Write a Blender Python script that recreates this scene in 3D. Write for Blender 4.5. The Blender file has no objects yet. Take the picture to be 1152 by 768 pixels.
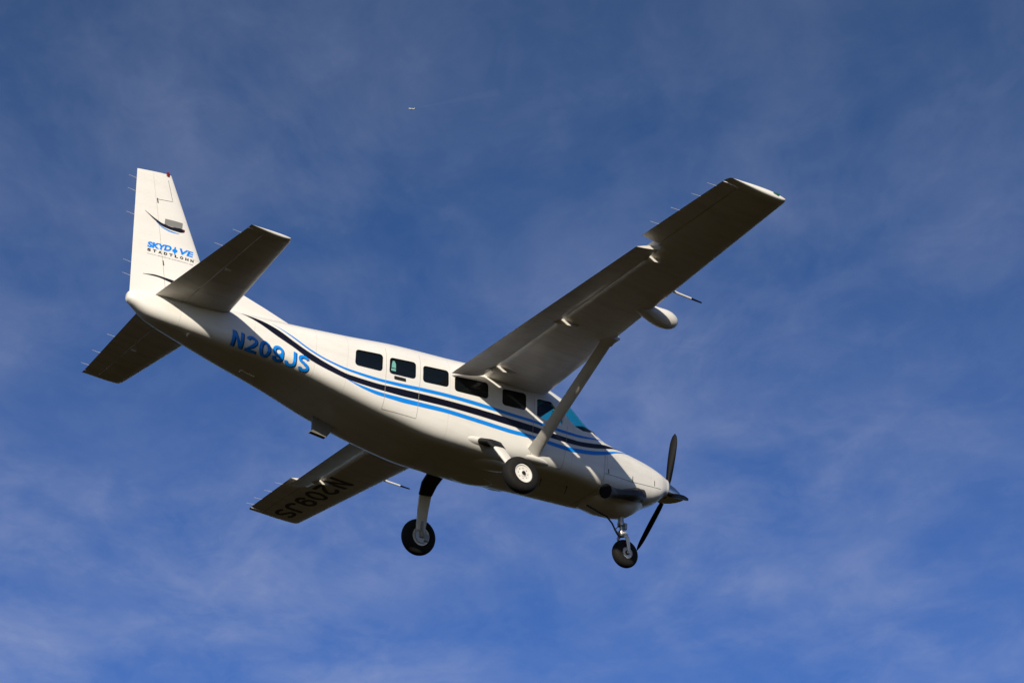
import bpy, bmesh, math, random
import numpy as np
from mathutils import Vector, Matrix
random.seed(7)
R = math.radians
sc = bpy.context.scene
COL = sc.collection

# ------------------------------------------------------------------ camera
cam = bpy.data.objects.new('camera', bpy.data.cameras.new('camera')); COL.objects.link(cam)
cam.data.sensor_width = 36; cam.data.lens = 88.38
cam.data.clip_start = 0.1; cam.data.clip_end = 120000
cam.location = (0, 0, 1.7); cam.rotation_euler = (R(90 + 28.207), 0, 0)
sc.camera = cam

# ------------------------------------------------------------------ sky with thin cirrus
SUN_DIR = Vector((-0.1105, -0.9270, 0.3584))
SUN_EL = math.asin(SUN_DIR.z); SUN_AZ = math.atan2(SUN_DIR.x, SUN_DIR.y)
w = bpy.data.worlds.new('World'); sc.world = w; w.use_nodes = True
nt = w.node_tree; N = nt.nodes; L = nt.links; N.clear()
out = N.new('ShaderNodeOutputWorld'); bg = N.new('ShaderNodeBackground'); bg.inputs['Strength'].default_value = 0.062
sky = N.new('ShaderNodeTexSky'); sky.sky_type = 'NISHITA'; sky.sun_disc = False
sky.sun_elevation = SUN_EL; sky.sun_rotation = SUN_AZ; sky.air_density = 1.0; sky.dust_density = 0.6; sky.ozone_density = 2.2
hs = N.new('ShaderNodeHueSaturation'); hs.inputs['Saturation'].default_value = 1.25; hs.inputs['Hue'].default_value = .51
tc = N.new('ShaderNodeTexCoord')
def nd(t, **k):
    n = N.new(t)
    for a, b in k.items(): setattr(n, a, b)
    return n
# direction projected on a high flat cloud layer
sep = nd('ShaderNodeSeparateXYZ'); L.new(tc.outputs['Generated'], sep.inputs[0])
mx = nd('ShaderNodeMath', operation='MAXIMUM'); mx.inputs[1].default_value = .12; L.new(sep.outputs['Z'], mx.inputs[0])
dx = nd('ShaderNodeMath', operation='DIVIDE'); L.new(sep.outputs['X'], dx.inputs[0]); L.new(mx.outputs[0], dx.inputs[1])
dy = nd('ShaderNodeMath', operation='DIVIDE'); L.new(sep.outputs['Y'], dy.inputs[0]); L.new(mx.outputs[0], dy.inputs[1])
cb = nd('ShaderNodeCombineXYZ'); L.new(dx.outputs[0], cb.inputs[0]); L.new(dy.outputs[0], cb.inputs[1])
def cloud(scale, sx, sy, rot, loc, lo, hi, rough=.62, dist=.6):
    m = nd('ShaderNodeMapping'); m.inputs['Rotation'].default_value = (0, 0, R(rot)); m.inputs['Scale'].default_value = (sx, sy, 1)
    m.inputs['Location'].default_value = (loc[0], loc[1], 0); L.new(cb.outputs[0], m.inputs[0])
    n = nd('ShaderNodeTexNoise'); n.inputs['Scale'].default_value = scale; n.inputs['Detail'].default_value = 9
    n.inputs['Roughness'].default_value = rough; n.inputs['Distortion'].default_value = dist; L.new(m.outputs[0], n.inputs['Vector'])
    r = nd('ShaderNodeMapRange', interpolation_type='SMOOTHSTEP'); r.inputs['From Min'].default_value = lo; r.inputs['From Max'].default_value = hi
    L.new(n.outputs[0], r.inputs['Value']); return r.outputs[0]
c1 = cloud(2.4, 1.0, .85, 12, (16.81, -13.40), .32, .74, .5, .35)
c2 = cloud(6.0, 1.0, .62, 18, (27.5, 11.6), .24, .84, .60, .35)
c3 = cloud(20.0, 1.0, .62, 22, (2.6, 1.2), .35, .75, .6, .6)
a1 = nd('ShaderNodeMath', operation='MULTIPLY_ADD'); a1.inputs[1].default_value = .26; L.new(c3, a1.inputs[0]); L.new(c2, a1.inputs[2])
a2 = nd('ShaderNodeMath', operation='MULTIPLY_ADD'); a2.inputs[1].default_value = .85; a2.inputs[2].default_value = .40; L.new(c1, a2.inputs[0])
a3 = nd('ShaderNodeMath', operation='MULTIPLY'); L.new(a1.outputs[0], a3.inputs[0]); L.new(a2.outputs[0], a3.inputs[1])
# thin cirrus is denser where one looks through more of it, lower in the sky
el = nd('ShaderNodeMapRange'); el.inputs['From Min'].default_value = .36; el.inputs['From Max'].default_value = .60; el.inputs['To Min'].default_value = .36; el.inputs['To Max'].default_value = .135
L.new(sep.outputs['Z'], el.inputs['Value'])
a4 = nd('ShaderNodeMath', operation='MULTIPLY', use_clamp=True); L.new(a3.outputs[0], a4.inputs[0]); L.new(el.outputs[0], a4.inputs[1])
mix = nd('ShaderNodeMixRGB'); mix.inputs[2].default_value = (6.9, 7.6, 10.1, 1)
low = nd('ShaderNodeMapRange', interpolation_type='SMOOTHSTEP'); low.inputs['From Min'].default_value = .30; low.inputs['From Max'].default_value = .62; low.inputs['To Min'].default_value = 1.; low.inputs['To Max'].default_value = .12
L.new(sep.outputs['Z'], low.inputs['Value'])
tint = nd('ShaderNodeMixRGB', blend_type='MULTIPLY'); tint.inputs[2].default_value = (.95, 1.12, 1.62, 1); L.new(low.outputs[0], tint.inputs[0])
L.new(sky.outputs[0], hs.inputs['Color']); L.new(hs.outputs[0], tint.inputs[1])
L.new(a4.outputs[0], mix.inputs[0]); L.new(tint.outputs[0], mix.inputs[1])
L.new(mix.outputs[0], bg.inputs['Color']); L.new(bg.outputs[0], out.inputs['Surface'])

# ------------------------------------------------------------------ sun
sl = bpy.data.lights.new('sun', 'SUN'); sl.energy = 4.8; sl.angle = R(.53); sl.color = (1.0, .91, .76)
so = bpy.data.objects.new('sun', sl); COL.objects.link(so)
so.rotation_euler = (-SUN_DIR).to_track_quat('-Z', 'Y').to_euler(); so.location = (0, -20, 30)

sc.view_settings.view_transform = 'Standard'; sc.view_settings.look = 'None'
sc.view_settings.exposure = 0.0; sc.view_settings.gamma = 1.0; sc.view_settings.use_curve_mapping = False
sc.render.engine = 'CYCLES'

# ------------------------------------------------------------------ materials
MATS = {}
def mat(name, col, rough=.4, metal=0., coat=0., spec=.5):
    m = bpy.data.materials.new(name); m.use_nodes = True
    b = m.node_tree.nodes['Principled BSDF']
    b.inputs['Base Color'].default_value = (*col, 1); b.inputs['Roughness'].default_value = rough
    b.inputs['Metallic'].default_value = metal; b.inputs['Coat Weight'].default_value = coat
    b.inputs['Coat Roughness'].default_value = .06; b.inputs['Specular IOR Level'].default_value = spec
    MATS[name] = m; return m
def paint(name, col, lines=None, dirt=.10, bump=.10, coat=.12, streak=True):
    """glossy aircraft enamel: large faint skin waviness, oily grime that runs aft, rivet seams at given stations"""
    m = mat(name, col, .32, 0, coat)
    t = m.node_tree; n = t.nodes; l = t.links; b = n['Principled BSDF']
    tc = n.new('ShaderNodeTexCoord')
    mp = n.new('ShaderNodeMapping'); mp.inputs['Scale'].default_value = (.7, 3.5, 3.5) if streak else (2, 2, 2)
    l.new(tc.outputs['Object'], mp.inputs[0])
    g = n.new('ShaderNodeTexNoise'); g.inputs['Scale'].default_value = 1.6; g.inputs['Detail'].default_value = 7; g.inputs['Roughness'].default_value = .65
    l.new(mp.outputs[0], g.inputs['Vector'])
    mr = n.new('ShaderNodeMapRange'); mr.inputs['From Min'].default_value = .45; mr.inputs['From Max'].default_value = .8; mr.inputs['To Max'].default_value = dirt * 2.2
    l.new(g.outputs[0], mr.inputs['Value'])
    mx = n.new('ShaderNodeMixRGB'); mx.inputs[1].default_value = (*col, 1); mx.inputs[2].default_value = (col[0] * .45, col[1] * .38, col[2] * .28, 1)
    l.new(mr.outputs[0], mx.inputs[0]); last = mx.outputs[0]
    rr = n.new('ShaderNodeMapRange'); rr.inputs['To Min'].default_value = .22; rr.inputs['To Max'].default_value = .45; l.new(g.outputs[0], rr.inputs['Value']); l.new(rr.outputs[0], b.inputs['Roughness'])
    hgt = None
    if lines:
        sp = n.new('ShaderNodeSeparateXYZ'); l.new(tc.outputs['Object'], sp.inputs[0])
        for ax, vals, wd in lines:
            for v in vals:
                c = n.new('ShaderNodeMath'); c.operation = 'COMPARE'; c.inputs[1].default_value = v; c.inputs[2].default_value = wd
                l.new(sp.outputs[ax], c.inputs[0])
                q = n.new('ShaderNodeMath'); q.operation = 'MULTIPLY'; q.inputs[1].default_value = .13; l.new(c.outputs[0], q.inputs[0])
                x = n.new('ShaderNodeMixRGB'); x.inputs[2].default_value = (.10, .095, .085, 1); l.new(q.outputs[0], x.inputs[0]); l.new(last, x.inputs[1]); last = x.outputs[0]
    l.new(last, b.inputs['Base Color'])
    nb = n.new('ShaderNodeTexNoise'); nb.inputs['Scale'].default_value = 2.2; nb.inputs['Detail'].default_value = 2; l.new(tc.outputs['Object'], nb.inputs['Vector'])
    bp = n.new('ShaderNodeBump'); bp.inputs['Strength'].default_value = bump; bp.inputs['Distance'].default_value = .05; l.new(nb.outputs[0], bp.inputs['Height'])
    l.new(bp.outputs[0], b.inputs['Normal']); l.new(bp.outputs[0], b.inputs['Coat Normal'])
    return m
WHITE = (.80, .775, .72)
OX = 4.6                                              # object x = aircraft x + OX
M_fus = paint('white_enamel_fuselage', WHITE, [('X', [v + OX for v in (-10.55, -9.30, -8.20, -7.62, -5.62, -3.93, -3.02)], .006)], dirt=.09)
M_cowl = paint('white_enamel_cowling', WHITE, [('X', [-1.05 + OX, -.70 + OX], .004)], dirt=.10)
M_wing = paint('white_enamel_wing', (.76, .73, .67), [('Y', [s * v for s in (1, -1) for v in (1.35, 1.8, 2.2, 2.6, 3.0, 3.45, 3.9, 4.3, 4.75, 5.2, 5.6, 6.05, 6.5, 6.9, 7.3)], .006), ('X', [-4.05 + OX], .005)], dirt=.18, bump=.22, coat=.18)
M_tail = paint('white_enamel_tail', WHITE, None, dirt=.05, bump=.06)
M_white = paint('white_enamel_small', (.78, .75, .69), None, dirt=.12, bump=.03)
M_black = mat('black_stripe_enamel', (.004, .004, .013), .35, 0, 0, .35)
M_blue = mat('sky_blue_stripe_enamel', (.004, .24, .80), .35, 0, 0, .35)
M_ink = mat('black_lettering_vinyl', (.006, .006, .009), .4)
M_inkw = mat('weathered_black_lettering', (.05, .044, .036), .5)
M_navy = mat('letter_shadow_vinyl', (.01, .045, .13), .4)
M_greyv = mat('grey_vinyl', (.22, .215, .20), .5)
M_rubber = mat('tyre_rubber', (.014, .013, .012), .8, 0, 0, .25)
M_boot = mat('black_leather_boot', (.006, .006, .006), .6)
M_steel = mat('brushed_steel', (.42, .40, .37), .38, .9)
M_chrome = mat('polished_spinner_metal', (.72, .71, .70), .16, 1.)
M_blade = mat('black_propeller_paint', (.003, .003, .0035), .5, 0, 0, .12)
M_exh = mat('sooty_exhaust_steel', (.045, .040, .037), .42, .55)
M_dark = mat('dark_cabin_trim', (.006, .006, .007), .8, 0, 0, .2)
M_seam = mat('seam_shadow_gap', (.04, .038, .035), .7)
M_seam2 = mat('door_gap_line', (.36, .34, .30), .7)
M_red = mat('red_lens', (.16, .010, .008), .3)
M_green = mat('green_lens', (.02, .12, .06), .15)
M_wick = mat('static_wick_carbon', (.7, .69, .66), .5)
M_pane = mat('tinted_cabin_window', (.004, .006, .006), .06, 0, .0, .5)
M_stick = mat('pale_green_sticker', (.16, .42, .36), .5)
# tyre tread noise
t = M_rubber.node_tree; nn = t.nodes.new('ShaderNodeTexNoise'); nn.inputs['Scale'].default_value = 9; cr = t.nodes.new('ShaderNodeValToRGB')
cr.color_ramp.elements[0].color = (.006, .006, .006, 1); cr.color_ramp.elements[1].color = (.016, .014, .012, 1)
t.links.new(nn.outputs[0], cr.inputs[0]); t.links.new(cr.outputs[0], t.nodes['Principled BSDF'].inputs['Base Color'])
# thin tinted glass
def glass(name, tint):
    m = bpy.data.materials.new(name); m.use_nodes = True; t = m.node_tree; t.nodes.clear()
    o = t.nodes.new('ShaderNodeOutputMaterial'); tr = t.nodes.new('ShaderNodeBsdfTransparent'); tr.inputs[0].default_value = (*tint, 1)
    gl = t.nodes.new('ShaderNodeBsdfGlossy'); gl.inputs['Roughness'].default_value = .04; gl.inputs[0].default_value = (.9, .95, .95, 1)
    fr = t.nodes.new('ShaderNodeFresnel'); ge = t.nodes.new('ShaderNodeNewGeometry'); mr = t.nodes.new('ShaderNodeMapRange'); mr.inputs['To Min'].default_value = 1.45; mr.inputs['To Max'].default_value = 1 / 1.45; t.links.new(ge.outputs['Backfacing'], mr.inputs['Value']); t.links.new(mr.outputs[0], fr.inputs[0]); mx = t.nodes.new('ShaderNodeMixShader')
    t.links.new(fr.outputs[0], mx.inputs[0]); t.links.new(tr.outputs[0], mx.inputs[1]); t.links.new(gl.outputs[0], mx.inputs[2]); t.links.new(mx.outputs[0], o.inputs[0])
    return m
M_glass = glass('teal_tinted_windscreen', (.27, .93, .86))
# grass
M_grass = mat('meadow_grass', (.035, .045, .018), .95, 0, 0, 0.)
t = M_grass.node_tree; nn = t.nodes.new('ShaderNodeTexNoise'); nn.inputs['Scale'].default_value = .02; nn.inputs['Detail'].default_value = 8
tcg = t.nodes.new('ShaderNodeTexCoord'); t.links.new(tcg.outputs['Object'], nn.inputs['Vector']); cr = t.nodes.new('ShaderNodeValToRGB')
cr.color_ramp.elements[0].color = (.018, .016, .007, 1); cr.color_ramp.elements[1].color = (.038, .027, .013, 1)
t.links.new(nn.outputs[0], cr.inputs[0]); t.links.new(cr.outputs[0], t.nodes['Principled BSDF'].inputs['Base Color'])

# ------------------------------------------------------------------ mesh helpers
def link(name, verts, faces, m, parent=None, smooth=True, auto=None, mats=None, fm=None):
    me = bpy.data.meshes.new(name); me.from_pydata([tuple(v) for v in verts], [], [tuple(f) for f in faces])
    for q in (mats or [m]): me.materials.append(q)
    if fm: me.polygons.foreach_set('material_index', fm)
    me.validate(); me.update()
    bm = bmesh.new(); bm.from_mesh(me); bmesh.ops.recalc_face_normals(bm, faces=bm.faces); bm.to_mesh(me); bm.free()
    me.polygons.foreach_set('use_smooth', [smooth] * len(me.polygons))
    if smooth and auto: me.set_sharp_from_angle(angle=R(auto))
    o = bpy.data.objects.new(name, me); COL.objects.link(o)
    if parent is not None: o.parent = parent
    return o
def A(p): return (p[0] + OX, p[1], p[2])               # aircraft axes -> object axes
class MB:
    def __init__(s): s.v = []; s.f = []; s.m = []
    def add(s, v, f, mi=0):
        k = len(s.v); s.v += [tuple(a) for a in v]; s.f += [tuple(i + k for i in q) for q in f]; s.m += [mi] * len(f)
    def rings(s, rs, caps=True, mi=0):
        n = len(rs[0]); v = [p for r in rs for p in r]; f = []
        for i in range(len(rs) - 1):
            for j in range(n): a = i * n + j; b = i * n + (j + 1) % n; f.append((a, b, b + n, a + n))
        if caps: f += [tuple(range(n))[::-1], tuple(range((len(rs) - 1) * n, len(rs) * n))]
        s.add(v, f, mi)
    def tube(s, pts, rad, n=14, caps=True, mi=0, flat=1., side=None):
        pts = [Vector(p) for p in pts]; rad = rad if hasattr(rad, '__len__') else [rad] * len(pts); rs = []
        for i, p in enumerate(pts):
            d = (pts[min(i + 1, len(pts) - 1)] - pts[max(i - 1, 0)]).normalized()
            sd = Vector(side) if side else (Vector((0, 0, 1)) if abs(d.z) < .9 else Vector((1, 0, 0)))
            u = (sd - d * sd.dot(d)).normalized(); w_ = d.cross(u)
            rs.append([p + u * math.cos(a) * rad[i] + w_ * math.sin(a) * rad[i] * flat for a in (2 * math.pi * k / n for k in range(n))])
        s.rings(rs, caps, mi)
    def lathe(s, prof, c, ax, n=40, mi=0, closed=True):
        ax = Vector(ax).normalized(); u = ax.orthogonal().normalized(); w_ = ax.cross(u); c = Vector(c)
        rs = [[c + ax * h + (u * math.cos(a) + w_ * math.sin(a)) * max(r, 1e-4) for a in (2 * math.pi * k / n for k in range(n))] for h, r in prof]
        if closed: rs.append(rs[0])
        s.rings(rs, not closed, mi)
    def box(s, c, d, rot=None, mi=0):
        c = Vector(c); v = []
        for i in (-1, 1):
            for j in (-1, 1):
                for k in (-1, 1):
                    p = Vector((i * d[0] / 2, j * d[1] / 2, k * d[2] / 2)); v.append(c + (rot @ p if rot else p))
        s.add(v, [(0, 1, 3, 2), (4, 6, 7, 5), (0, 4, 5, 1), (2, 3, 7, 6), (0, 2, 6, 4), (1, 5, 7, 3)], mi)
    def build(s, name, m, parent, smooth=True, auto=35, mats=None):
        return link(name, [A(p) for p in s.v], s.f, m, parent, smooth, auto, mats, s.m if mats else None)

# ------------------------------------------------------------------ ground (out of frame below, lights the belly)
gv = []; gf = []; n = 96; rr = [0, 60, 300, 1500, 8000, 40000]
gv.append((0, 0, 0))
for r in rr[1:]: gv += [(r * math.cos(2 * math.pi * k / n), r * math.sin(2 * math.pi * k / n), 0) for k in range(n)]
for k in range(n): gf.append((0, 1 + k, 1 + (k + 1) % n))
for i in range(len(rr) - 2):
    for k in range(n): a = 1 + i * n + k; b = 1 + i * n + (k + 1) % n; gf.append((a, a + n, b + n, b))
g = link('ground', gv, gf, M_grass, None, False); g['kind'] = 'structure'

# ------------------------------------------------------------------ aircraft root
# world orientation of the aircraft axes (shallow descent, slight bank)
MW = Matrix(((0.83565, -0.5473088, 0.0462828), (0.547896, 0.8365465, 0.), (-0.0387177, 0.0253582, 0.9989284)))
root = bpy.data.objects.new('airplane', None); COL.objects.link(root)
root.matrix_world = Matrix.Translation((-0.75228, 39.87166, 19.56705)) @ MW.to_4x4()
root['label'] = 'white high-wing propeller plane with blue and black stripes flying low overhead, wheels down'
root['category'] = 'airplane'

# ---- fuselage loft table: x, top z, bottom z, half width
FT = np.array([(-.56, 1.955, 1.565, .27), (-.75, 2.01, 1.39, .36), (-1.1, 2.083, 1.245, .45), (-1.6, 2.121, 1.19, .56), (-2.1, 2.155, 1.095, .67),
  (-2.6, 2.38, 1.10, .75), (-3.1, 2.73, 1.09, .80), (-3.7, 2.87, 1.045, .82), (-4.6, 2.845, .95, .82), (-5.6, 2.757, .94, .82), (-6.6, 2.667, 1.045, .81),
  (-7.6, 2.52, 1.235, .76), (-8.6, 2.41, 1.46, .65), (-9.6, 2.348, 1.59, .50), (-10.4, 2.308, 1.705, .35), (-11.0, 2.262, 1.815, .21), (-11.38, 2.21, 2.015, .09)])[::-1]
def pchip(X, Y, x):
    h = np.diff(X); d = np.diff(Y) / h; m = np.zeros(len(X))
    for i in range(1, len(X) - 1):
        if d[i - 1] * d[i] > 0:
            w1 = 2 * h[i] + h[i - 1]; w2 = h[i] + 2 * h[i - 1]; m[i] = (w1 + w2) / (w1 / d[i - 1] + w2 / d[i])
    m[0] = d[0]; m[-1] = d[-1]
    x = np.clip(x, X[0], X[-1]); i = np.clip(np.searchsorted(X, x) - 1, 0, len(h) - 1); t = (x - X[i]) / h[i]
    return Y[i]*(2*t**3 - 3*t**2 + 1) + h[i]*m[i]*(t**3 - 2*t**2 + t) + Y[i+1]*(-2*t**3 + 3*t**2) + h[i]*m[i+1]*(t**3 - t**2)
def fpar(x):
    x = np.asarray(x, float); return [pchip(FT[:, 0], FT[:, k], x) for k in (1, 2, 3)]
NU = 2.6
def NLx(x): return float(np.interp(x, [-11.4, -10., -8.5, -3.0, -1.6, -.5], [2.6, 3.8, 6.2, 6.2, 3.8, 2.9]))
def ring(x, off=0., n=120, scale=1.):
    zt, zb, wd = fpar(x); zm = (zt + zb) / 2; h = (zt - zb) / 2; out = []
    for k in range(n):
        # denser samples round the corners
        a = 2 * math.pi * k / n; c, s = math.cos(a), math.sin(a); e = NU if s > 0 else NLx(x)
        out.append((x, scale * (wd + off) * math.copysign(abs(c) ** (2 / e), c), zm + scale * (h + off) * math.copysign(abs(s) ** (2 / e), s)))
    return out
def fY(x, z):
    zt, zb, wd = fpar(x); zm = (zt + zb) / 2; h = (zt - zb) / 2; q = (z - zm) / h; e = NU if q > 0 else NLx(x)
    return float(wd * max(0., 1 - abs(q) ** e) ** (1 / e))

def rrect(x0, z0a, z0b, x1, z1a, z1b, r=.075, n=6):
    """rounded quad: (x0; z0a bottom, z0b top) .. (x1; z1a, z1b)"""
    P = [Vector((x0, z0a)), Vector((x1, z1a)), Vector((x1, z1b)), Vector((x0, z0b))]; out = []
    for i in range(4):
        p = P[i]; a = (P[i - 1] - p).normalized(); b = (P[(i + 1) % 4] - p).normalized()
        for k in range(n + 1):
            t = k / n; q = p + a * r * (1 - t) ** 2 + b * r * t ** 2
            out.append((q.x, q.y))
    return out
WINS = [rrect(-7.48, 1.79, 2.10, -6.96, 1.815, 2.155), rrect(-6.83, 1.825, 2.145, -6.31, 1.87, 2.21), rrect(-6.17, 1.87, 2.20, -5.65, 1.925, 2.265),
        rrect(-5.53, 1.90, 2.20, -4.84, 1.955, 2.285), rrect(-4.55, 1.94, 2.27, -4.05, 1.98, 2.33)]
CREW = [(-3.82, 1.97), (-3.80, 1.945), (-3.6, 1.93), (-3.33, 1.935), (-3.28, 1.96), (-3.265, 2.02), (-3.36, 2.15), (-3.49, 2.31), (-3.53, 2.33), (-3.79, 2.30), (-3.82, 2.27)]
WSC = [(-3.0, 2.64), (-3.19, 2.40), (-3.265, 2.25), (-3.12, 2.10), (-2.97, 2.01), (-2.80, 1.985), (-2.63, 2.03), (-2.42, 2.13), (-2.26, 2.19), (-2.20, 2.3), (-2.2, 3.2), (-2.93, 3.2)]
def prism(poly, y0, y1):
    v = [(p[0], y0, p[1]) for p in poly] + [(p[0], y1, p[1]) for p in poly]; n = len(poly)
    f = [tuple(range(n)), tuple(range(n, 2 * n))[::-1]] + [(i, (i + 1) % n, (i + 1) % n + n, i + n) for i in range(n)]
    return v, f
def boolean(o, cutter, op='DIFFERENCE'):
    md = o.modifiers.new('b', 'BOOLEAN'); md.operation = op; md.solver = 'EXACT'; md.object = cutter
    dg = bpy.context.evaluated_depsgraph_get(); me = bpy.data.meshes.new_from_object(o.evaluated_get(dg)); o.modifiers.clear()
    old = o.data; o.data = me; bpy.data.meshes.remove(old); return o

# shell with window openings
xs_f = [-11.38 + .0 * 0] + list(np.linspace(-11.3, -2.262, 150))
b = MB(); rs = [ring(-11.415, 0, 200, .45), ring(-11.40, 0, 200, .8)] + [ring(x, 0, 200) for x in xs_f]
rs[0] = [(-11.415, p[1], p[2]) for p in rs[0]]; rs[1] = [(-11.40, p[1], p[2]) for p in rs[1]]
b.rings(rs, True)
fus = b.build('fuselage', M_fus, root, auto=None)
b = MB(); b.rings([ring(x, -.045, 80) for x in np.linspace(-8.6, -2.32, 70)], True)
inner = b.build('cut_a', M_dark, root, auto=None)
boolean(fus, inner)
b = MB()
for s in (-1, 1):
    for P in WINS + [CREW]: b.add(*prism(P, s * .35, s * 1.2))
b.add(*prism(WSC, -1.2, 1.2))
cut = b.build('cut_b', M_dark, root, False)
boolean(fus, cut)
for o in (inner, cut): bpy.data.objects.remove(o)
me = fus.data; me.name = 'fuselage'
me.materials.clear(); me.materials.append(M_fus); me.materials.append(M_dark)
mi = []
for p in me.polygons:
    c = p.center; x = c.x - OX
    ins = 0
    if -8.65 < x < -2.3:
        zt, zb, wd = fpar(x); zm = (zt + zb) / 2; h = (zt - zb) / 2; q = (c.z - zm) / (h - .02); e = NU if q > 0 else NLx(x)
        if abs(q) ** e + (abs(c.y) / (wd - .02)) ** e < 1: ins = 1
    mi.append(ins)
me.polygons.foreach_set('material_index', mi); me.polygons.foreach_set('use_smooth', [True] * len(me.polygons)); me.set_sharp_from_angle(angle=R(32)); me.update()

# decals that hug the skin
def decal(name, polys2d, m, parent, surf, off, sides=(-1,), th=.002):
    """polys2d: (verts[(x,z)], faces) ; surf(x,z)-> |y|"""
    V = []; F = []
    for s in sides:
        for vs, fs in polys2d:
            k = len(V); V += [(x + OX, s * (surf(x, z) + off), z) for x, z in vs]; F += [tuple(i + k for i in q) for q in fs]
    return link(name, V, F, m, parent, True)
def strip(top, bot, n=90, cols=4):
    """surface strip between two polylines given as (x,z)"""
    def res(Pl):
        P = np.array(Pl, float); P = P[np.argsort(P[:, 0])]; return P
    T, B = res(top), res(bot); x0 = max(T[0, 0], B[0, 0]); x1 = min(T[-1, 0], B[-1, 0]); X = np.linspace(x0, x1, n)
    zt = pchip(T[:, 0], T[:, 1], X); zb = pchip(B[:, 0], B[:, 1], X); v = []; f = []
    for i in range(n):
        for j in range(cols + 1): v.append((X[i], zb[i] + (zt[i] - zb[i]) * j / cols))
    for i in range(n - 1):
        for j in range(cols): a = i * (cols + 1) + j; f.append((a, a + 1, a + cols + 2, a + cols + 1))
    return v, f
blackT = [(-9.52,2.235),(-9.21,2.17),(-8.93,2.07),(-8.60,1.91),(-8.29,1.775),(-7.94,1.655),(-7.55,1.575),(-7.07,1.565),(-6.63,1.60),(-6.17,1.635),(-5.5,1.68),(-5.0,1.705),(-4.4,1.72),(-3.9,1.73),(-3.41,1.72),(-3.0,1.735),(-2.55,1.82),(-2.2,1.935),(-1.9,2.01),(-1.62,2.05)]
blackB = [(-9.52,2.23),(-9.22,2.09),(-8.93,1.945),(-8.59,1.80),(-8.28,1.65),(-7.93,1.55),(-7.53,1.48),(-7.05,1.465),(-6.61,1.475),(-6.16,1.51),(-5.5,1.56),(-5.0,1.58),(-4.4,1.59),(-3.9,1.60),(-3.40,1.62),(-3.0,1.645),(-2.52,1.74),(-2.21,1.85),(-1.92,1.975),(-1.62,2.045)]
bUT = [(-9.0,2.16),(-8.60,1.99),(-8.30,1.85),(-7.96,1.74),(-7.56,1.68),(-7.08,1.67),(-6.64,1.70),(-6.18,1.75),(-5.6,1.80),(-5.0,1.83),(-4.4,1.835),(-3.8,1.845),(-3.41,1.845),(-3.0,1.86),(-2.56,1.93),(-2.3,2.0)]
bUB = [(-9.0,2.157),(-8.60,1.965),(-8.30,1.82),(-7.96,1.71),(-7.56,1.64),(-7.08,1.62),(-6.63,1.64),(-6.18,1.685),(-5.6,1.735),(-5.0,1.76),(-4.4,1.775),(-3.8,1.79),(-3.41,1.79),(-3.0,1.81),(-2.57,1.895),(-2.3,1.995)]
bLT = [(-7.62,1.49),(-7.26,1.44),(-6.96,1.425),(-6.61,1.44),(-6.15,1.47),(-5.6,1.505),(-5.0,1.515),(-4.4,1.52),(-3.9,1.545),(-3.5,1.545),(-3.19,1.555),(-2.78,1.62),(-2.28,1.765),(-1.95,1.90),(-1.67,2.0),(-1.45,2.045)]
bLB = [(-7.62,1.488),(-7.26,1.395),(-6.96,1.36),(-6.60,1.36),(-6.14,1.39),(-5.6,1.43),(-5.0,1.44),(-4.4,1.445),(-3.9,1.475),(-3.5,1.475),(-3.18,1.48),(-2.77,1.545),(-2.28,1.695),(-1.96,1.86),(-1.67,1.98),(-1.45,2.042)]

# cowling
b = MB()
xs_c = list(np.linspace(-2.25, -.56, 50)); rs = [ring(x, 0, 200) for x in xs_c]
for dxx, s_ in ((.035, .965), (.06, .90), (.07, .80), (.05, .72), (.0, .70)):
    r0 = ring(-.56, 0, 200, s_); rs.append([(-.56 + dxx, p[1], p[2]) for p in r0])
b.rings(rs, True)
cowl = b.build('cowling', M_cowl, root, auto=40)
def surf(x, z): return fY(x, z)
for nm, T, B, m in (('black_stripe', blackT, blackB, M_black), ('blue_stripe', bUT, bUB, M_blue), ('blue_stripe', bLT, bLB, M_blue)):
    decal(nm, [strip(T, B)], m, fus, surf, .0035, (-1, 1))
# seams on cowl: split line and latches
def line(pts, wd=.008, n=None):
    P = [Vector(p) for p in pts]; v = []; f = []
    for i, p in enumerate(P):
        d = (P[min(i + 1, len(P) - 1)] - P[max(i - 1, 0)]).normalized(); nn_ = Vector((-d.y, d.x)) * wd / 2
        v += [tuple(p + nn_), tuple(p - nn_)]
    for i in range(len(P) - 1): f.append((2 * i, 2 * i + 1, 2 * i + 3, 2 * i + 2))
    return v, f
def seg(a, b_, n=24): return [(a[0] + (b_[0] - a[0]) * i / n, a[1] + (b_[1] - a[1]) * i / n) for i in range(n + 1)]
decal('panel_seam', [line(seg((-2.25, 1.345), (-1.54, 1.44)) + seg((-1.5, 1.447), (-.78, 1.58)), .007), line(seg((-2.20, 1.34), (-2.20, 1.93)), .003)], M_seam, cowl, surf, .002, (-1, 1))
for sd_ in (-1, 1):
    for a_, b_, w_ in (((-2.155, 1.375), (-2.165, 1.46), .022), ((-1.535, 1.455), (-1.54, 1.55), .016), ((-.96, 1.575), (-.965, 1.675), .016)):
        decal('cowl_latch', [line(seg(a_, b_, 4), w_)], M_seam, cowl, surf, .005, (sd_,))
# rear cargo / passenger door seams and crew door seams on the fuselage
for sd_ in (-1, 1):
    decal('cabin_door_seam', [line(seg((-6.90, 2.32), (-6.88, 1.17)) + seg((-6.86, 1.165), (-6.24, 1.16))[0:] + seg((-6.235, 1.17), (-6.22, 2.42)), .006)], M_seam2, fus, surf, .0045, (sd_,))
    decal('crew_door_seam', [line(seg((-3.88, 2.36), (-3.90, 1.14)) + seg((-3.89, 1.12), (-3.22, 1.14)) + seg((-3.2, 1.16), (-3.16, 1.95)), .006)], M_seam2, fus, surf, .0045, (sd_,))
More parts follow.
